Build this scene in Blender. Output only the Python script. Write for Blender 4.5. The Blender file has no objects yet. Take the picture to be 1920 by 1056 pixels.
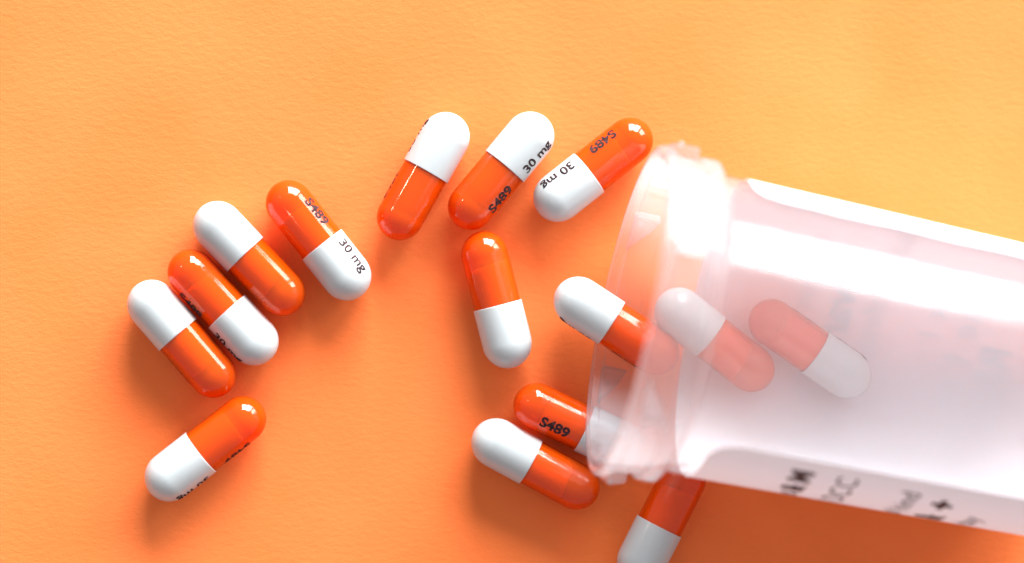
import bpy, bmesh, math, random
from math import radians as R, sin, cos, pi
from mathutils import Vector, Matrix

# 1 unit = 1 cm
sc = bpy.context.scene
col = sc.collection
random.seed(4)

# ------------------------------------------------------------------ camera
CAM_D, CAM_T = 30.0, R(3.0)
cd = bpy.data.cameras.new('camera')
cam = bpy.data.objects.new('camera', cd); col.objects.link(cam)
cd.sensor_width = 36.0; cd.lens = 36.0 * CAM_D / 12.0
cam.location = (-CAM_D * sin(CAM_T), 0, CAM_D * cos(CAM_T))
cam.rotation_euler = (0, -CAM_T, 0)
cd.clip_start = 0.1; cd.clip_end = 1000
cd.dof.use_dof = True
cd.dof.focus_distance = CAM_D - 0.42
cd.dof.aperture_fstop = cd.lens * 1e-3 / (2 * 0.58)      # aperture radius 0.58 cm
sc.camera = cam

# ------------------------------------------------------------------ light
w = bpy.data.worlds.new('World'); sc.world = w; w.use_nodes = True
bg = w.node_tree.nodes['Background']
bg.inputs['Color'].default_value = (0.88, 0.89, 0.95, 1)
bg.inputs['Strength'].default_value = 0.35

def polar(az, el, d):
    """az clockwise from +Y (picture top), el above the paper"""
    return Vector((d * cos(el) * sin(az), d * cos(el) * cos(az), d * sin(el)))

def area(name, az, z, d, sx, sy, power, colour, aim_z=0.0):
    ld = bpy.data.lights.new(name, 'AREA'); ld.shape = 'RECTANGLE'
    ld.size = sx; ld.size_y = sy; ld.energy = power; ld.color = colour
    o = bpy.data.objects.new(name, ld); col.objects.link(o)
    p = Vector((d * sin(R(az)), d * cos(R(az)), z)); o.location = p
    q = (Vector((0, 0, aim_z)) - p).to_track_quat('-Z', 'Y')
    o.rotation_euler = q.to_euler()
    return o

DAY = (0.96, 0.985, 1.0)
area('window_pane_light', 6, 44, 114, 38, 84, 246000, DAY, 38)
area('window_pane_light', 28, 44, 114, 43, 84, 252000, DAY, 38)
area('side_window_light', 54, 42, 116, 45, 58, 100000, DAY, 38)
for az, el, pw, rad in ((-58, 34, 6500, 2.0), (-115, 58, 1500, 1.3)):
    ld = bpy.data.lights.new('ceiling_spot', 'POINT'); ld.energy = pw; ld.shadow_soft_size = rad
    ld.color = (1, 0.86, 0.68)
    o = bpy.data.objects.new('ceiling_spot', ld); col.objects.link(o); o.location = polar(R(az), R(el), 70)

sc.view_settings.view_transform = 'Standard'
sc.view_settings.look = 'None'
sc.view_settings.exposure = 0.60
sc.view_settings.gamma = 1.0
sc.cycles.max_bounces = 24
sc.cycles.transparent_max_bounces = 32
sc.cycles.diffuse_bounces = 12
sc.cycles.transmission_bounces = 10
sc.cycles.sample_clamp_indirect = 6
sc.cycles.caustics_reflective = False
sc.cycles.caustics_refractive = False

# ------------------------------------------------------------------ helpers
def at(px, py, z):
    """the point at height z seen at pixel (px, py) of the 1920 x 1056 photograph"""
    v = Vector(((px - 960) / 160.0, (528 - py) / 160.0, -CAM_D))
    dr = cam.rotation_euler.to_matrix() @ v
    o = cam.location
    t = (z - o.z) / dr.z
    return o + dr * t

def obj(name, me, mat, parent=None):
    o = bpy.data.objects.new(name, me); col.objects.link(o)
    if mat and not me.materials: me.materials.append(mat)
    if parent: o.parent = parent
    return o

def lathe(profile, seg=64, closed=False, smooth=True, sharp=()):
    """profile of (x, r) turned about X"""
    bm = bmesh.new(); rings = []
    for x, r in profile:
        if r < 1e-6: rings.append([bm.verts.new((x, 0, 0))])
        else: rings.append([bm.verts.new((x, -r * sin(2 * pi * k / seg), r * cos(2 * pi * k / seg))) for k in range(seg)])
    pairs = list(zip(rings, rings[1:])) + ([(rings[-1], rings[0])] if closed else [])
    for a, b in pairs:
        if len(a) == 1 and len(b) == 1: continue
        for k in range(seg):
            n = (k + 1) % seg
            if len(a) == 1: bm.faces.new((a[0], b[n], b[k]))
            elif len(b) == 1: bm.faces.new((a[k], a[n], b[0]))
            else: bm.faces.new((a[k], a[n], b[n], b[k]))
    bmesh.ops.recalc_face_normals(bm, faces=bm.faces)
    return bm

def mesh(name, bm, smooth_angle=40):
    for f in bm.faces: f.smooth = True
    for e in bm.edges:
        if len(e.link_faces) == 2 and e.calc_face_angle(0) > R(smooth_angle): e.smooth = False
    me = bpy.data.meshes.new(name); bm.to_mesh(me); bm.free()
    return me

def text_bm(body, size, bold=0.0, align='CENTER', step=0.03):
    cu = bpy.data.curves.new('lettering', 'FONT'); cu.body = body; cu.size = size
    cu.align_x = align; cu.align_y = 'CENTER'; cu.offset = bold; cu.resolution_u = 4
    t = bpy.data.objects.new('lettering', cu); col.objects.link(t)
    bpy.context.view_layer.update()
    dg = bpy.context.evaluated_depsgraph_get()
    me = bpy.data.meshes.new_from_object(t.evaluated_get(dg))
    bpy.data.objects.remove(t); bpy.data.curves.remove(cu)
    bm = bmesh.new(); bm.from_mesh(me); bpy.data.meshes.remove(me)
    return bm

def slice_bm(bm, axis, step):
    lo = min(v.co[axis] for v in bm.verts); hi = max(v.co[axis] for v in bm.verts)
    n = Vector((0, 0, 0)); n[axis] = 1; c = lo + step
    while c < hi:
        p = Vector((0, 0, 0)); p[axis] = c
        bmesh.ops.bisect_plane(bm, geom=bm.verts[:] + bm.edges[:] + bm.faces[:], plane_co=p, plane_no=n, dist=1e-5)
        c += step

# ------------------------------------------------------------------ materials
def new_mat(name):
    m = bpy.data.materials.new(name); m.use_nodes = True
    nt = m.node_tree
    for n in list(nt.nodes): nt.nodes.remove(n)
    out = nt.nodes.new('ShaderNodeOutputMaterial')
    return m, nt, out
def node(nt, typ, **kw):
    n = nt.nodes.new(typ)
    for k, v in kw.items():
        if k in n.inputs: n.inputs[k].default_value = v
        else: setattr(n, k, v)
    return n
def principled(nt, **kw):
    n = nt.nodes.new('ShaderNodeBsdfPrincipled')
    for k, v in kw.items(): n.inputs[k.replace('_', ' ')].default_value = v
    return n

def schlick(nt, bump, f0=0.04):
    lw = node(nt, 'ShaderNodeLayerWeight', Blend=0.5)
    if bump: nt.links.new(bump.outputs[0], lw.inputs['Normal'])
    pw = node(nt, 'ShaderNodeMath', operation='POWER'); pw.inputs[1].default_value = 5.0
    ma = node(nt, 'ShaderNodeMath', operation='MULTIPLY_ADD'); ma.inputs[1].default_value = 1 - f0; ma.inputs[2].default_value = f0
    nt.links.new(lw.outputs['Facing'], pw.inputs[0]); nt.links.new(pw.outputs[0], ma.inputs[0])
    return ma

def paper_mat():
    m, nt, out = new_mat('orange_paper')
    L = nt.links.new
    tc = node(nt, 'ShaderNodeTexCoord')
    mp = node(nt, 'ShaderNodeMapping'); mp.inputs['Rotation'].default_value = (0, 0, R(-28)); mp.inputs['Scale'].default_value = (0.62, 1.3, 1)
    L(tc.outputs['Object'], mp.inputs['Vector'])
    n1 = node(nt, 'ShaderNodeTexNoise', Scale=13.0, Detail=5.0, Roughness=0.62)
    n2 = node(nt, 'ShaderNodeTexNoise', Scale=46.0, Detail=4.0, Roughness=0.6)
    n3 = node(nt, 'ShaderNodeTexNoise', Scale=0.6, Detail=2.0, Roughness=0.5)
    L(mp.outputs[0], n1.inputs['Vector']); L(tc.outputs['Object'], n2.inputs['Vector']); L(tc.outputs['Object'], n3.inputs['Vector'])
    mx = node(nt, 'ShaderNodeMath', operation='MULTIPLY_ADD'); mx.inputs[1].default_value = 0.35
    L(n2.outputs['Fac'], mx.inputs[0]); L(n1.outputs['Fac'], mx.inputs[2])
    bp = node(nt, 'ShaderNodeBump', Strength=0.20, Distance=0.03)
    L(mx.outputs[0], bp.inputs['Height'])
    cr = node(nt, 'ShaderNodeMix', data_type='RGBA')
    cr.inputs['A'].default_value = (0.87, 0.176, 0.037, 1); cr.inputs['B'].default_value = (0.91, 0.196, 0.046, 1)
    mr = node(nt, 'ShaderNodeMapRange'); mr.inputs['From Min'].default_value = 0.35; mr.inputs['From Max'].default_value = 0.65
    L(n3.outputs['Fac'], mr.inputs['Value']); L(mr.outputs[0], cr.inputs['Factor'])
    p = principled(nt, Roughness=0.75); p.inputs['Specular IOR Level'].default_value = 0.25
    L(cr.outputs['Result'], p.inputs['Base Color']); L(bp.outputs[0], p.inputs['Normal']); L(p.outputs[0], out.inputs['Surface'])
    return m

def cap_mat():
    m, nt, out = new_mat('white_gelatin')
    L = nt.links.new
    tc = node(nt, 'ShaderNodeTexCoord')
    n = node(nt, 'ShaderNodeTexNoise', Scale=6.0, Detail=2.0)
    L(tc.outputs['Object'], n.inputs['Vector'])
    bp = node(nt, 'ShaderNodeBump', Strength=0.08, Distance=0.01); L(n.outputs['Fac'], bp.inputs['Height'])
    p = principled(nt, Base_Color=(0.49, 0.508, 0.505, 1), Roughness=0.22)
    p.inputs['Subsurface Weight'].default_value = 0.2; p.inputs['Subsurface Radius'].default_value = (0.08, 0.06, 0.05); p.inputs['Subsurface Scale'].default_value = 1.0
    L(bp.outputs[0], p.inputs['Normal']); L(p.outputs[0], out.inputs['Surface'])
    return m

def body_mat():
    """thin translucent orange gelatin"""
    m, nt, out = new_mat('orange_gelatin')
    L = nt.links.new
    tc = node(nt, 'ShaderNodeTexCoord')
    n = node(nt, 'ShaderNodeTexNoise', Scale=5.0, Detail=2.0)
    L(tc.outputs['Object'], n.inputs['Vector'])
    bp = node(nt, 'ShaderNodeBump', Strength=0.07, Distance=0.012); L(n.outputs['Fac'], bp.inputs['Height'])
    tr = node(nt, 'ShaderNodeBsdfTransparent', Color=(1.0, 0.51, 0.12, 1))
    di = node(nt, 'ShaderNodeBsdfDiffuse', Color=(0.92, 0.16, 0.006, 1))
    tl = node(nt, 'ShaderNodeBsdfTranslucent', Color=(0.95, 0.17, 0.006, 1))
    a = node(nt, 'ShaderNodeMixShader', Fac=0.22); L(di.outputs[0], a.inputs[1]); L(tl.outputs[0], a.inputs[2])
    b = node(nt, 'ShaderNodeMixShader', Fac=0.68); L(a.outputs[0], b.inputs[1]); L(tr.outputs[0], b.inputs[2])
    fr = schlick(nt, bp, 0.045)
    gl = node(nt, 'ShaderNodeBsdfGlossy', Roughness=0.07); L(bp.outputs[0], gl.inputs['Normal'])
    c = node(nt, 'ShaderNodeMixShader'); L(fr.outputs[0], c.inputs['Fac']); L(b.outputs[0], c.inputs[1]); L(gl.outputs[0], c.inputs[2])
    L(c.outputs[0], out.inputs['Surface'])
    return m

def simple(name, c, rough, spec=0.5, noise=0.0):
    m, nt, out = new_mat(name)
    p = principled(nt, Base_Color=(*c, 1), Roughness=rough); p.inputs['Specular IOR Level'].default_value = spec
    if noise:
        tc = node(nt, 'ShaderNodeTexCoord'); n = node(nt, 'ShaderNodeTexNoise', Scale=14.0, Detail=4.0)
        bp = node(nt, 'ShaderNodeBump', Strength=noise, Distance=0.02)
        nt.links.new(tc.outputs['Object'], n.inputs['Vector']); nt.links.new(n.outputs['Fac'], bp.inputs['Height']); nt.links.new(bp.outputs[0], p.inputs['Normal'])
    nt.links.new(p.outputs[0], out.inputs['Surface'])
    return m

def ink_mat():
    """stamped ink, a little uneven"""
    m, nt, out = new_mat('stamped_ink')
    L = nt.links.new
    tc = node(nt, 'ShaderNodeTexCoord'); n = node(nt, 'ShaderNodeTexNoise', Scale=26.0, Detail=3.0)
    cr = node(nt, 'ShaderNodeValToRGB')
    cr.color_ramp.elements[0].position = 0.45; cr.color_ramp.elements[0].color = (0.022, 0.012, 0.014, 1)
    cr.color_ramp.elements[1].position = 0.72; cr.color_ramp.elements[1].color = (0.085, 0.045, 0.045, 1)
    p = principled(nt, Roughness=0.65); p.inputs['Specular IOR Level'].default_value = 0.1
    L(tc.outputs['Object'], n.inputs['Vector']); L(n.outputs['Fac'], cr.inputs['Fac']); L(cr.outputs[0], p.inputs['Base Color']); L(p.outputs[0], out.inputs['Surface'])
    return m

def plastic_mat(name, clear_face, clear_edge, forward, white):
    """hazy clear polypropylene: part of the light goes straight through, part scatters"""
    m, nt, out = new_mat(name)
    L = nt.links.new
    tc = node(nt, 'ShaderNodeTexCoord')
    n = node(nt, 'ShaderNodeTexNoise', Scale=1.4, Detail=3.0)
    L(tc.outputs['Object'], n.inputs['Vector'])
    bp = node(nt, 'ShaderNodeBump', Strength=0.08, Distance=0.03); L(n.outputs['Fac'], bp.inputs['Height'])
    tr = node(nt, 'ShaderNodeBsdfTransparent', Color=(0.985, 0.99, 0.99, 1))
    di = node(nt, 'ShaderNodeBsdfDiffuse', Color=(white, white, white * 1.06, 1))
    tl = node(nt, 'ShaderNodeBsdfTranslucent', Color=(0.80, 0.825, 0.86, 1))
    a = node(nt, 'ShaderNodeMixShader', Fac=forward); L(di.outputs[0], a.inputs[1]); L(tl.outputs[0], a.inputs[2])
    b = node(nt, 'ShaderNodeMixShader'); L(a.outputs[0], b.inputs[1]); L(tr.outputs[0], b.inputs[2])
    lw = node(nt, 'ShaderNodeLayerWeight', Blend=0.5)      # grazing views look through more plastic
    mr = node(nt, 'ShaderNodeMapRange'); mr.inputs['To Min'].default_value = clear_face; mr.inputs['To Max'].default_value = clear_edge
    L(lw.outputs['Facing'], mr.inputs['Value']); L(mr.outputs[0], b.inputs['Fac'])
    fr = schlick(nt, bp, 0.016)
    gl = node(nt, 'ShaderNodeBsdfGlossy', Roughness=0.14); L(bp.outputs[0], gl.inputs['Normal'])
    c = node(nt, 'ShaderNodeMixShader'); L(fr.outputs[0], c.inputs['Fac']); L(b.outputs[0], c.inputs[1]); L(gl.outputs[0], c.inputs[2])
    L(c.outputs[0], out.inputs['Surface'])
    return m

def label_mat():
    m, nt, out = new_mat('label_paper')
    L = nt.links.new
    di = node(nt, 'ShaderNodeBsdfDiffuse', Color=(0.88, 0.875, 0.895, 1))
    tl = node(nt, 'ShaderNodeBsdfTranslucent', Color=(0.85, 0.88, 0.90, 1))
    tr = node(nt, 'ShaderNodeBsdfTransparent')
    a = node(nt, 'ShaderNodeMixShader', Fac=0.10); L(di.outputs[0], a.inputs[1]); L(tl.outputs[0], a.inputs[2])
    b = node(nt, 'ShaderNodeMixShader', Fac=0.22); L(a.outputs[0], b.inputs[1]); L(tr.outputs[0], b.inputs[2])
    L(b.outputs[0], out.inputs['Surface'])
    return m

M_paper, M_cap, M_body = paper_mat(), cap_mat(), body_mat()
M_powder = simple('white_powder', (0.88, 0.56, 0.34), 0.9, 0.1, 0.6)
M_ink = ink_mat()
M_ink2 = simple('black_ink', (0.02, 0.018, 0.025), 0.6)
M_plastic = plastic_mat('frosted_plastic', 0.78, 0.82, 0.86, 0.58)
M_neck = plastic_mat('thick_frosted_plastic', 0.73, 0.58, 0.66, 0.47)       # the neck is moulded thicker
M_label = label_mat()

# ------------------------------------------------------------------ the paper
bm = bmesh.new()
bmesh.ops.create_grid(bm, x_segments=8, y_segments=8, size=45)
pap = obj('paper_ground', mesh('paper_ground', bm), M_paper)
pap['kind'] = 'structure'

# ------------------------------------------------------------------ capsules
LEN = 1.63; RW, RO = 0.289, 0.274        # white cap slides over the orange body
JX = -LEN / 2 + 0.54 * LEN               # where the cap's rim sits
def dome(x_end, r, sgn, n=14, stretch=1.04):
    """from the cylinder to the tip"""
    pts = []
    for k in range(n + 1):
        t = k / n * pi / 2
        pts.append((x_end - sgn * r * stretch * (1 - sin(t)), r * cos(t) if k < n else 0.0))
    return pts
# cap: outer from rim to tip, then inner back
T = 0.013
cap_prof = [(JX, RW - 0.006), (JX + 0.004, RW - 0.001), (JX + 0.012, RW), (JX + 0.3, RW)] + dome(LEN / 2, RW, 1)
cap_in = [(x, r) for x, r in reversed(dome(LEN / 2 - T, RW - 0.0085, 1))] + [(JX, RO + 0.0025)]
me_cap = mesh('cap', lathe(cap_prof + cap_in, closed=True), 35)
body_prof = [(JX + 0.3, RO)] + [(JX - 0.02, RO), (JX - 0.2, RO), (-0.42, RO), (-0.47, RO - 0.0022), (-0.50, RO - 0.0022), (-0.53, RO - 0.001)] + dome(-LEN / 2, RO - 0.001, -1)
body_in = [(x, r) for x, r in reversed(dome(-LEN / 2 + T, RO - T, -1))] + [(JX + 0.3, RO - T)]
me_body = mesh('body', lathe(body_prof + body_in, closed=True), 35)
# powder plug, its end a little uneven
bm = lathe([(-0.40, 0), (-0.405, 0.10), (-0.41, 0.18), (-0.395, 0.215), (-0.36, 0.228), (-0.2, 0.232), (0.1, 0.232), (0.35, 0.232), (0.48, 0.22), (0.52, 0)], seg=40)
for v in bm.verts: v.co.x += 0.03 * v.co.y / 0.25 + random.uniform(-0.006, 0.006) if v.co.x < -0.3 else 0
for v in bm.verts: v.co += Vector((0, -0.012, -0.016))
me_powder = mesh('powder', bm, 60)

def imprint(name, s, size, x0, r, bold):
    bm = text_bm(s, size, bold)
    slice_bm(bm, 1, 0.03); slice_bm(bm, 0, 0.08)
    for v in bm.verts:
        x, y = v.co.x + x0, v.co.y
        rr = r
        xe = LEN / 2 - RW * 1.04
        if x > xe:
            t = (x - xe) / (RW * 1.04); rr = r * math.sqrt(max(0.05, 1 - t * t))
        if x < -xe:
            t = (-xe - x) / (RW * 1.04); rr = r * math.sqrt(max(0.05, 1 - t * t))
        a = y / r
        v.co = Vector((x, rr * sin(a), rr * cos(a)))
    return mesh(name, bm, 60)
me_code = imprint('code_imprint', 'S489', 0.185, -LEN / 2 + 0.338 * LEN, RO + 0.0022, 0.0062)
me_dose = imprint('dose_imprint', '30 mg', 0.180, -LEN / 2 + 0.735 * LEN, RW + 0.0022, 0.0045)

def make_capsule():
    r = bpy.data.objects.new('capsule', None); col.objects.link(r); r.empty_display_size = 0.3
    obj('cap', me_cap, M_cap, r); obj('body', me_body, M_body, r); obj('powder', me_powder, M_powder, r)
    obj('code_imprint', me_code, M_ink, r); obj('dose_imprint', me_dose, M_ink, r)
    return r
def copy_thing(o):
    c = o.copy(); col.objects.link(c)
    for ch in o.children:
        k = ch.copy(); col.objects.link(k); k.parent = c
    return c

# orange end, white end (centres of the round ends, photo pixels), heights, where the print sits (degrees left of the top), label
CAPS = [
 ((398, 701), (285, 571), .29, .29, 102, 'capsule with its white end up, lowest of the leaning row of three touching capsules'),
 ((359, 512), (477, 640), .29, .29, -70, 'capsule with its orange end up, middle one of the three touching capsules'),
 ((528, 548), (407.5, 422.7), .29, .29, 180, 'capsule with its white end up, topmost of the three touching capsules'),
 ((543, 383), (650.5, 518), .29, .29, 46, 'capsule with orange end up and grey print on both halves, right of the touching three'),
 ((753, 402), (833, 260), .29, .29, 86, 'upright capsule, white end up, print only at its left edge, left of two alike'),
 ((886.5, 384), (991.5, 258), .29, .29, -50, 'capsule with white end up and readable black print along its right side'),
 ((1177, 267.5), (1048, 368.5), .29, .29, -47, 'capsule with upside-down print and orange end by the top of the bottle mouth'),
 ((909, 480), (951, 644), .29, .29, 178, 'unprinted-looking nearly vertical capsule, orange end up, in the middle of the paper'),
 ((456.6, 785.5), (314.5, 896.5), .29, .29, 76, 'lone capsule at the lower left with orange end up and print on its lower edge'),
 ((1228, 659), (1084, 565), .57, .51, 90, 'capsule sticking halfway out of the bottle mouth, white end outside'),
 ((1007, 762), (1163, 835), .29, .29, -30, 'capsule with bold code on its orange end, white end tucked under the bottle rim'),
 ((1079.5, 912), (929, 830), .29, .29, 180, 'capsule in the bottle shadow with white end left and orange end below the rim'),
 ((1279, 902), (1203, 1052), .29, .29, 180, 'capsule cut by the bottom of the frame, dark orange end under the bottle'),
 ((1402, 686.6), (1278, 589), .575, .60, 180, 'capsule inside the bottle nearer its mouth, hazy pink end pointing to the base'),
 ((1449, 606), (1588, 702), .55, .52, 84, 'capsule deepest inside the bottle, hazy pink end toward the mouth, white end toward the base'),
]
proto = make_capsule()
for i, (po, pw, zo, zw, phi, lab) in enumerate(CAPS):
    c = proto if i == 0 else copy_thing(proto)
    a, b = at(*po, zo), at(*pw, zw)
    X = (b - a).normalized(); Y = Vector((0, 0, 1)).cross(X).normalized(); Z = X.cross(Y)
    m = Matrix((X, Y, Z)).transposed().to_4x4()
    # print sits phi to the left of the top: roll about the capsule's own axis
    m = m @ Matrix.Rotation(-R(phi), 4, 'X')
    m.translation = (a + b) / 2
    c.matrix_world = m
    c['label'] = lab; c['category'] = 'capsule'; c['group'] = 'orange and white capsules spilled from the bottle'

# ------------------------------------------------------------------ the bottle
BL = 5.65
r0 = 1.855
mouth = at(1173, 580, r0 + 0.06)
AX = R(-11.5)
base_r = 1.565
TAU = math.atan2(r0 + 0.06 - base_r - 0.012, BL)
root = bpy.data.objects.new('pill_bottle', None); col.objects.link(root)
X = Vector((cos(AX) * cos(TAU), sin(AX) * cos(TAU), -sin(TAU)))
Y = Vector((0, 0, 1)).cross(X).normalized(); Z = X.cross(Y)
m = Matrix((X, Y, Z)).transposed().to_4x4(); m.translation = mouth
root.matrix_world = m
root['label'] = 'hazy clear plastic pill bottle lying on its side, open mouth left, white label around it'
root['category'] = 'bottle'

def body_r(s): return 1.665 - 0.1 * (s - 0.75) / (BL - 0.75)
J = 0.75
neck_prof = [(J, 1.665), (0.70, 1.69), (0.66, 1.785), (0.63, 1.81), (0.49, 1.81), (0.465, 1.80), (0.45, 1.76), (0.15, 1.78), (0.14, 1.835), (0.11, 1.855), (0.05, 1.855), (0.02, 1.845), (0.0, 1.82), (-0.008, 1.78), (0.0, 1.74), (0.03, 1.705), (0.3, 1.69), (0.55, 1.66), (J, body_r(J) - 0.08)]
obj('neck', mesh('neck', lathe(neck_prof, seg=128), 30), M_neck, root)
outer = [(s, body_r(s)) for s in (J, 1.0, 2.0, 3.0, 4.0, BL - 0.2)]
outer += [(BL - 0.2 + 0.2 * sin(k * pi / 10), body_r(BL) - 0.2 + 0.2 * cos(k * pi / 10)) for k in range(1, 6)] + [(BL, 0.6), (BL - 0.04, 0.3), (BL - 0.04, 0)]
inner = [(BL - 0.12, 0), (BL - 0.10, 1.30), (BL - 0.16, 1.42), (BL - 0.3, body_r(BL - 0.3) - 0.085)] + [(s, body_r(s) - 0.08) for s in (4.0, 3.0, 2.0, 1.0, J)]
obj('wall', mesh('wall', lathe(outer + inner, seg=128), 30), M_plastic, root)

def prism(poly, r_in, r_out, th0, sub=1):
    """poly in (s, arc) wrapped on the neck and given thickness"""
    bm = bmesh.new()
    def P(s, a, r): t = th0 + a / 1.81; return (s, -r * sin(t), r * cos(t))
    lo = [bm.verts.new(P(s, a, r_in)) for s, a in poly]; hi = [bm.verts.new(P(s, a, r_out)) for s, a in poly]
    bm.faces.new(lo); bm.faces.new(hi)
    for k in range(len(poly)):
        n = (k + 1) % len(poly); bm.faces.new((lo[k], lo[n], hi[n], hi[k]))
    bmesh.ops.recalc_face_normals(bm, faces=bm.faces)
    bmesh.ops.bevel(bm, geom=[e for e in bm.edges], offset=0.014, segments=2, affect='EDGES')
    return bm
fin = [(0.13, -0.24), (0.17, -0.16), (0.25, -0.06), (0.34, 0.06), (0.41, 0.20), (0.43, 0.24), (0.30, 0.24), (0.13, 0.24)]
me_dot = None
for k in range(6):
    th = R(30 + 60 * k)
    lg = obj('lug', mesh('lug', prism(fin, 1.755, 1.905, th), 50), M_neck, root)
    bm = bmesh.new(); bmesh.ops.create_uvsphere(bm, u_segments=12, v_segments=8, radius=0.035)
    t = th + 0.08 / 1.81
    for v in bm.verts: v.co = v.co + Vector((0.23, -1.90 * sin(t), 1.90 * cos(t)))
    obj('mould_dot', mesh('mould_dot', bm), M_neck, lg)
for th in (236, 246, 116, 126):  # added ridges standing in for bright reflection lines on the neck
    obj('glint_rib', mesh('glint_rib', prism([(0.15, -0.03), (0.44, -0.03), (0.44, 0.03), (0.15, 0.03)], 1.75, 1.83, R(th)), 50), M_neck, root)

# label: a sheet with rounded corners wrapped round the lower side; gap faces up
TH0, TH1 = R(46), R(360 - 61)
S0, S1, RC = 1.02, BL - 0.22, 0.30
bm = bmesh.new(); N = 120; rows = []
for k in range(N + 1):
    t = TH0 + (TH1 - TH0) * k / N
    d = min(t - TH0, TH1 - t) * 1.66
    off = RC - math.sqrt(max(0, RC * RC - (RC - d) ** 2)) if d < RC else 0
    rows.append((t, S0 + off, S1 - off))
ts = [TH0 + 0.25 * (RC / 1.66) * q for q in ()]
lo, hi = [], []
for t, a, b in rows:
    wob = 0.006 * sin(t * 37) + 0.004 * sin(t * 91)
    L_, H_ = [], []
    for q in range(13):
        s = a + (b - a) * q / 12
        lift = 0.004 + 0.010 * max(0, 1 - (TH1 - t) * 8) * (1 + sin(s * 5.3) * 0.7)
        for lst, e in ((L_, 0.0), (H_, 0.008)):
            r = body_r(s) + lift + e
            lst.append(bm.verts.new((s, -r * sin(t), r * cos(t))))
    lo.append(L_); hi.append(H_)
for k in range(N):
    for q in range(12):
        bm.faces.new((lo[k][q], lo[k][q + 1], lo[k + 1][q + 1], lo[k + 1][q])); bm.faces.new((hi[k][q], hi[k + 1][q], hi[k + 1][q + 1], hi[k][q + 1]))
    for q in (0, 12): bm.faces.new((lo[k][q], lo[k + 1][q], hi[k + 1][q], hi[k][q]))
for k in (0, N):
    for q in range(12): bm.faces.new((lo[k][q], lo[k][q + 1], hi[k][q + 1], hi[k][q]))
bmesh.ops.recalc_face_normals(bm, faces=bm.faces)
lab = obj('label_sheet', mesh('label_sheet', bm, 60), M_label, root)
lab['label'] = 'white paper label with black lettering and rounded corners'

def words(bm, gap):
    """split one line of text into its words"""
    bm.faces.ensure_lookup_table(); seen, isl = set(), []
    for f in bm.faces:
        if f in seen: continue
        st, grp = [f], []
        seen.add(f)
        while st:
            q = st.pop(); grp.append(q)
            for v in q.verts:
                for h in v.link_faces:
                    if h not in seen: seen.add(h); st.append(h)
        xs = [v.co.x for q in grp for v in q.verts]; isl.append((min(xs), max(xs), grp))
    isl.sort(key=lambda t: t[0]); out, end = [], None
    for a, b, g in isl:
        if end is None or a - end > gap: out.append([])
        out[-1] += g; end = b if end is None or a - end > gap else max(end, b)
    res = []
    for g in out:
        n = bmesh.new(); mp = {}
        for f in g:
            vs = []
            for v in f.verts:
                if v not in mp: mp[v] = n.verts.new(v.co)
                vs.append(mp[v])
            n.faces.new(vs)
        res.append(n)
    bm.free()
    return res

def label_text(s, size, s0, th_deg, bold=0.0, align='CENTER'):
    whole = text_bm(s, size, bold, align)
    for bm in words(whole, 0.16 * size):
        slice_bm(bm, 0, 0.08)
        for v in bm.verts:
            ss = s0 - v.co.y; t = R(th_deg) - v.co.x / 1.66
            r = body_r(ss) + 0.0145
            v.co = Vector((ss, -r * sin(t), r * cos(t)))
        obj('lettering', mesh('lettering', bm, 60), M_ink2, lab)
label_text('Generic for', 0.34, 2.28, 205)
label_text('Vyvanse', 0.52, 2.72, 197, 0.012)
label_text('lisdexamfetamine D', 0.38, 3.14, 196)
label_text('Rx 1', 0.40, 3.85, 205)
label_text('Take 1 caps', 0.46, 4.25, 190)
label_text('RNN', 0.50, 4.70, 178, 0.01)
label_text('s & M', 0.34, 2.10, 53, 0.016, 'RIGHT')
label_text('1 DCC', 0.34, 2.60, 52, 0.0, 'RIGHT')
label_text('of hind', 0.32, 3.32, 54, 0.0, 'RIGHT')
label_text('&  +', 0.42, 3.72, 56, 0.02, 'RIGHT')
label_text('day', 0.32, 4.12, 66, 0.0, 'RIGHT')
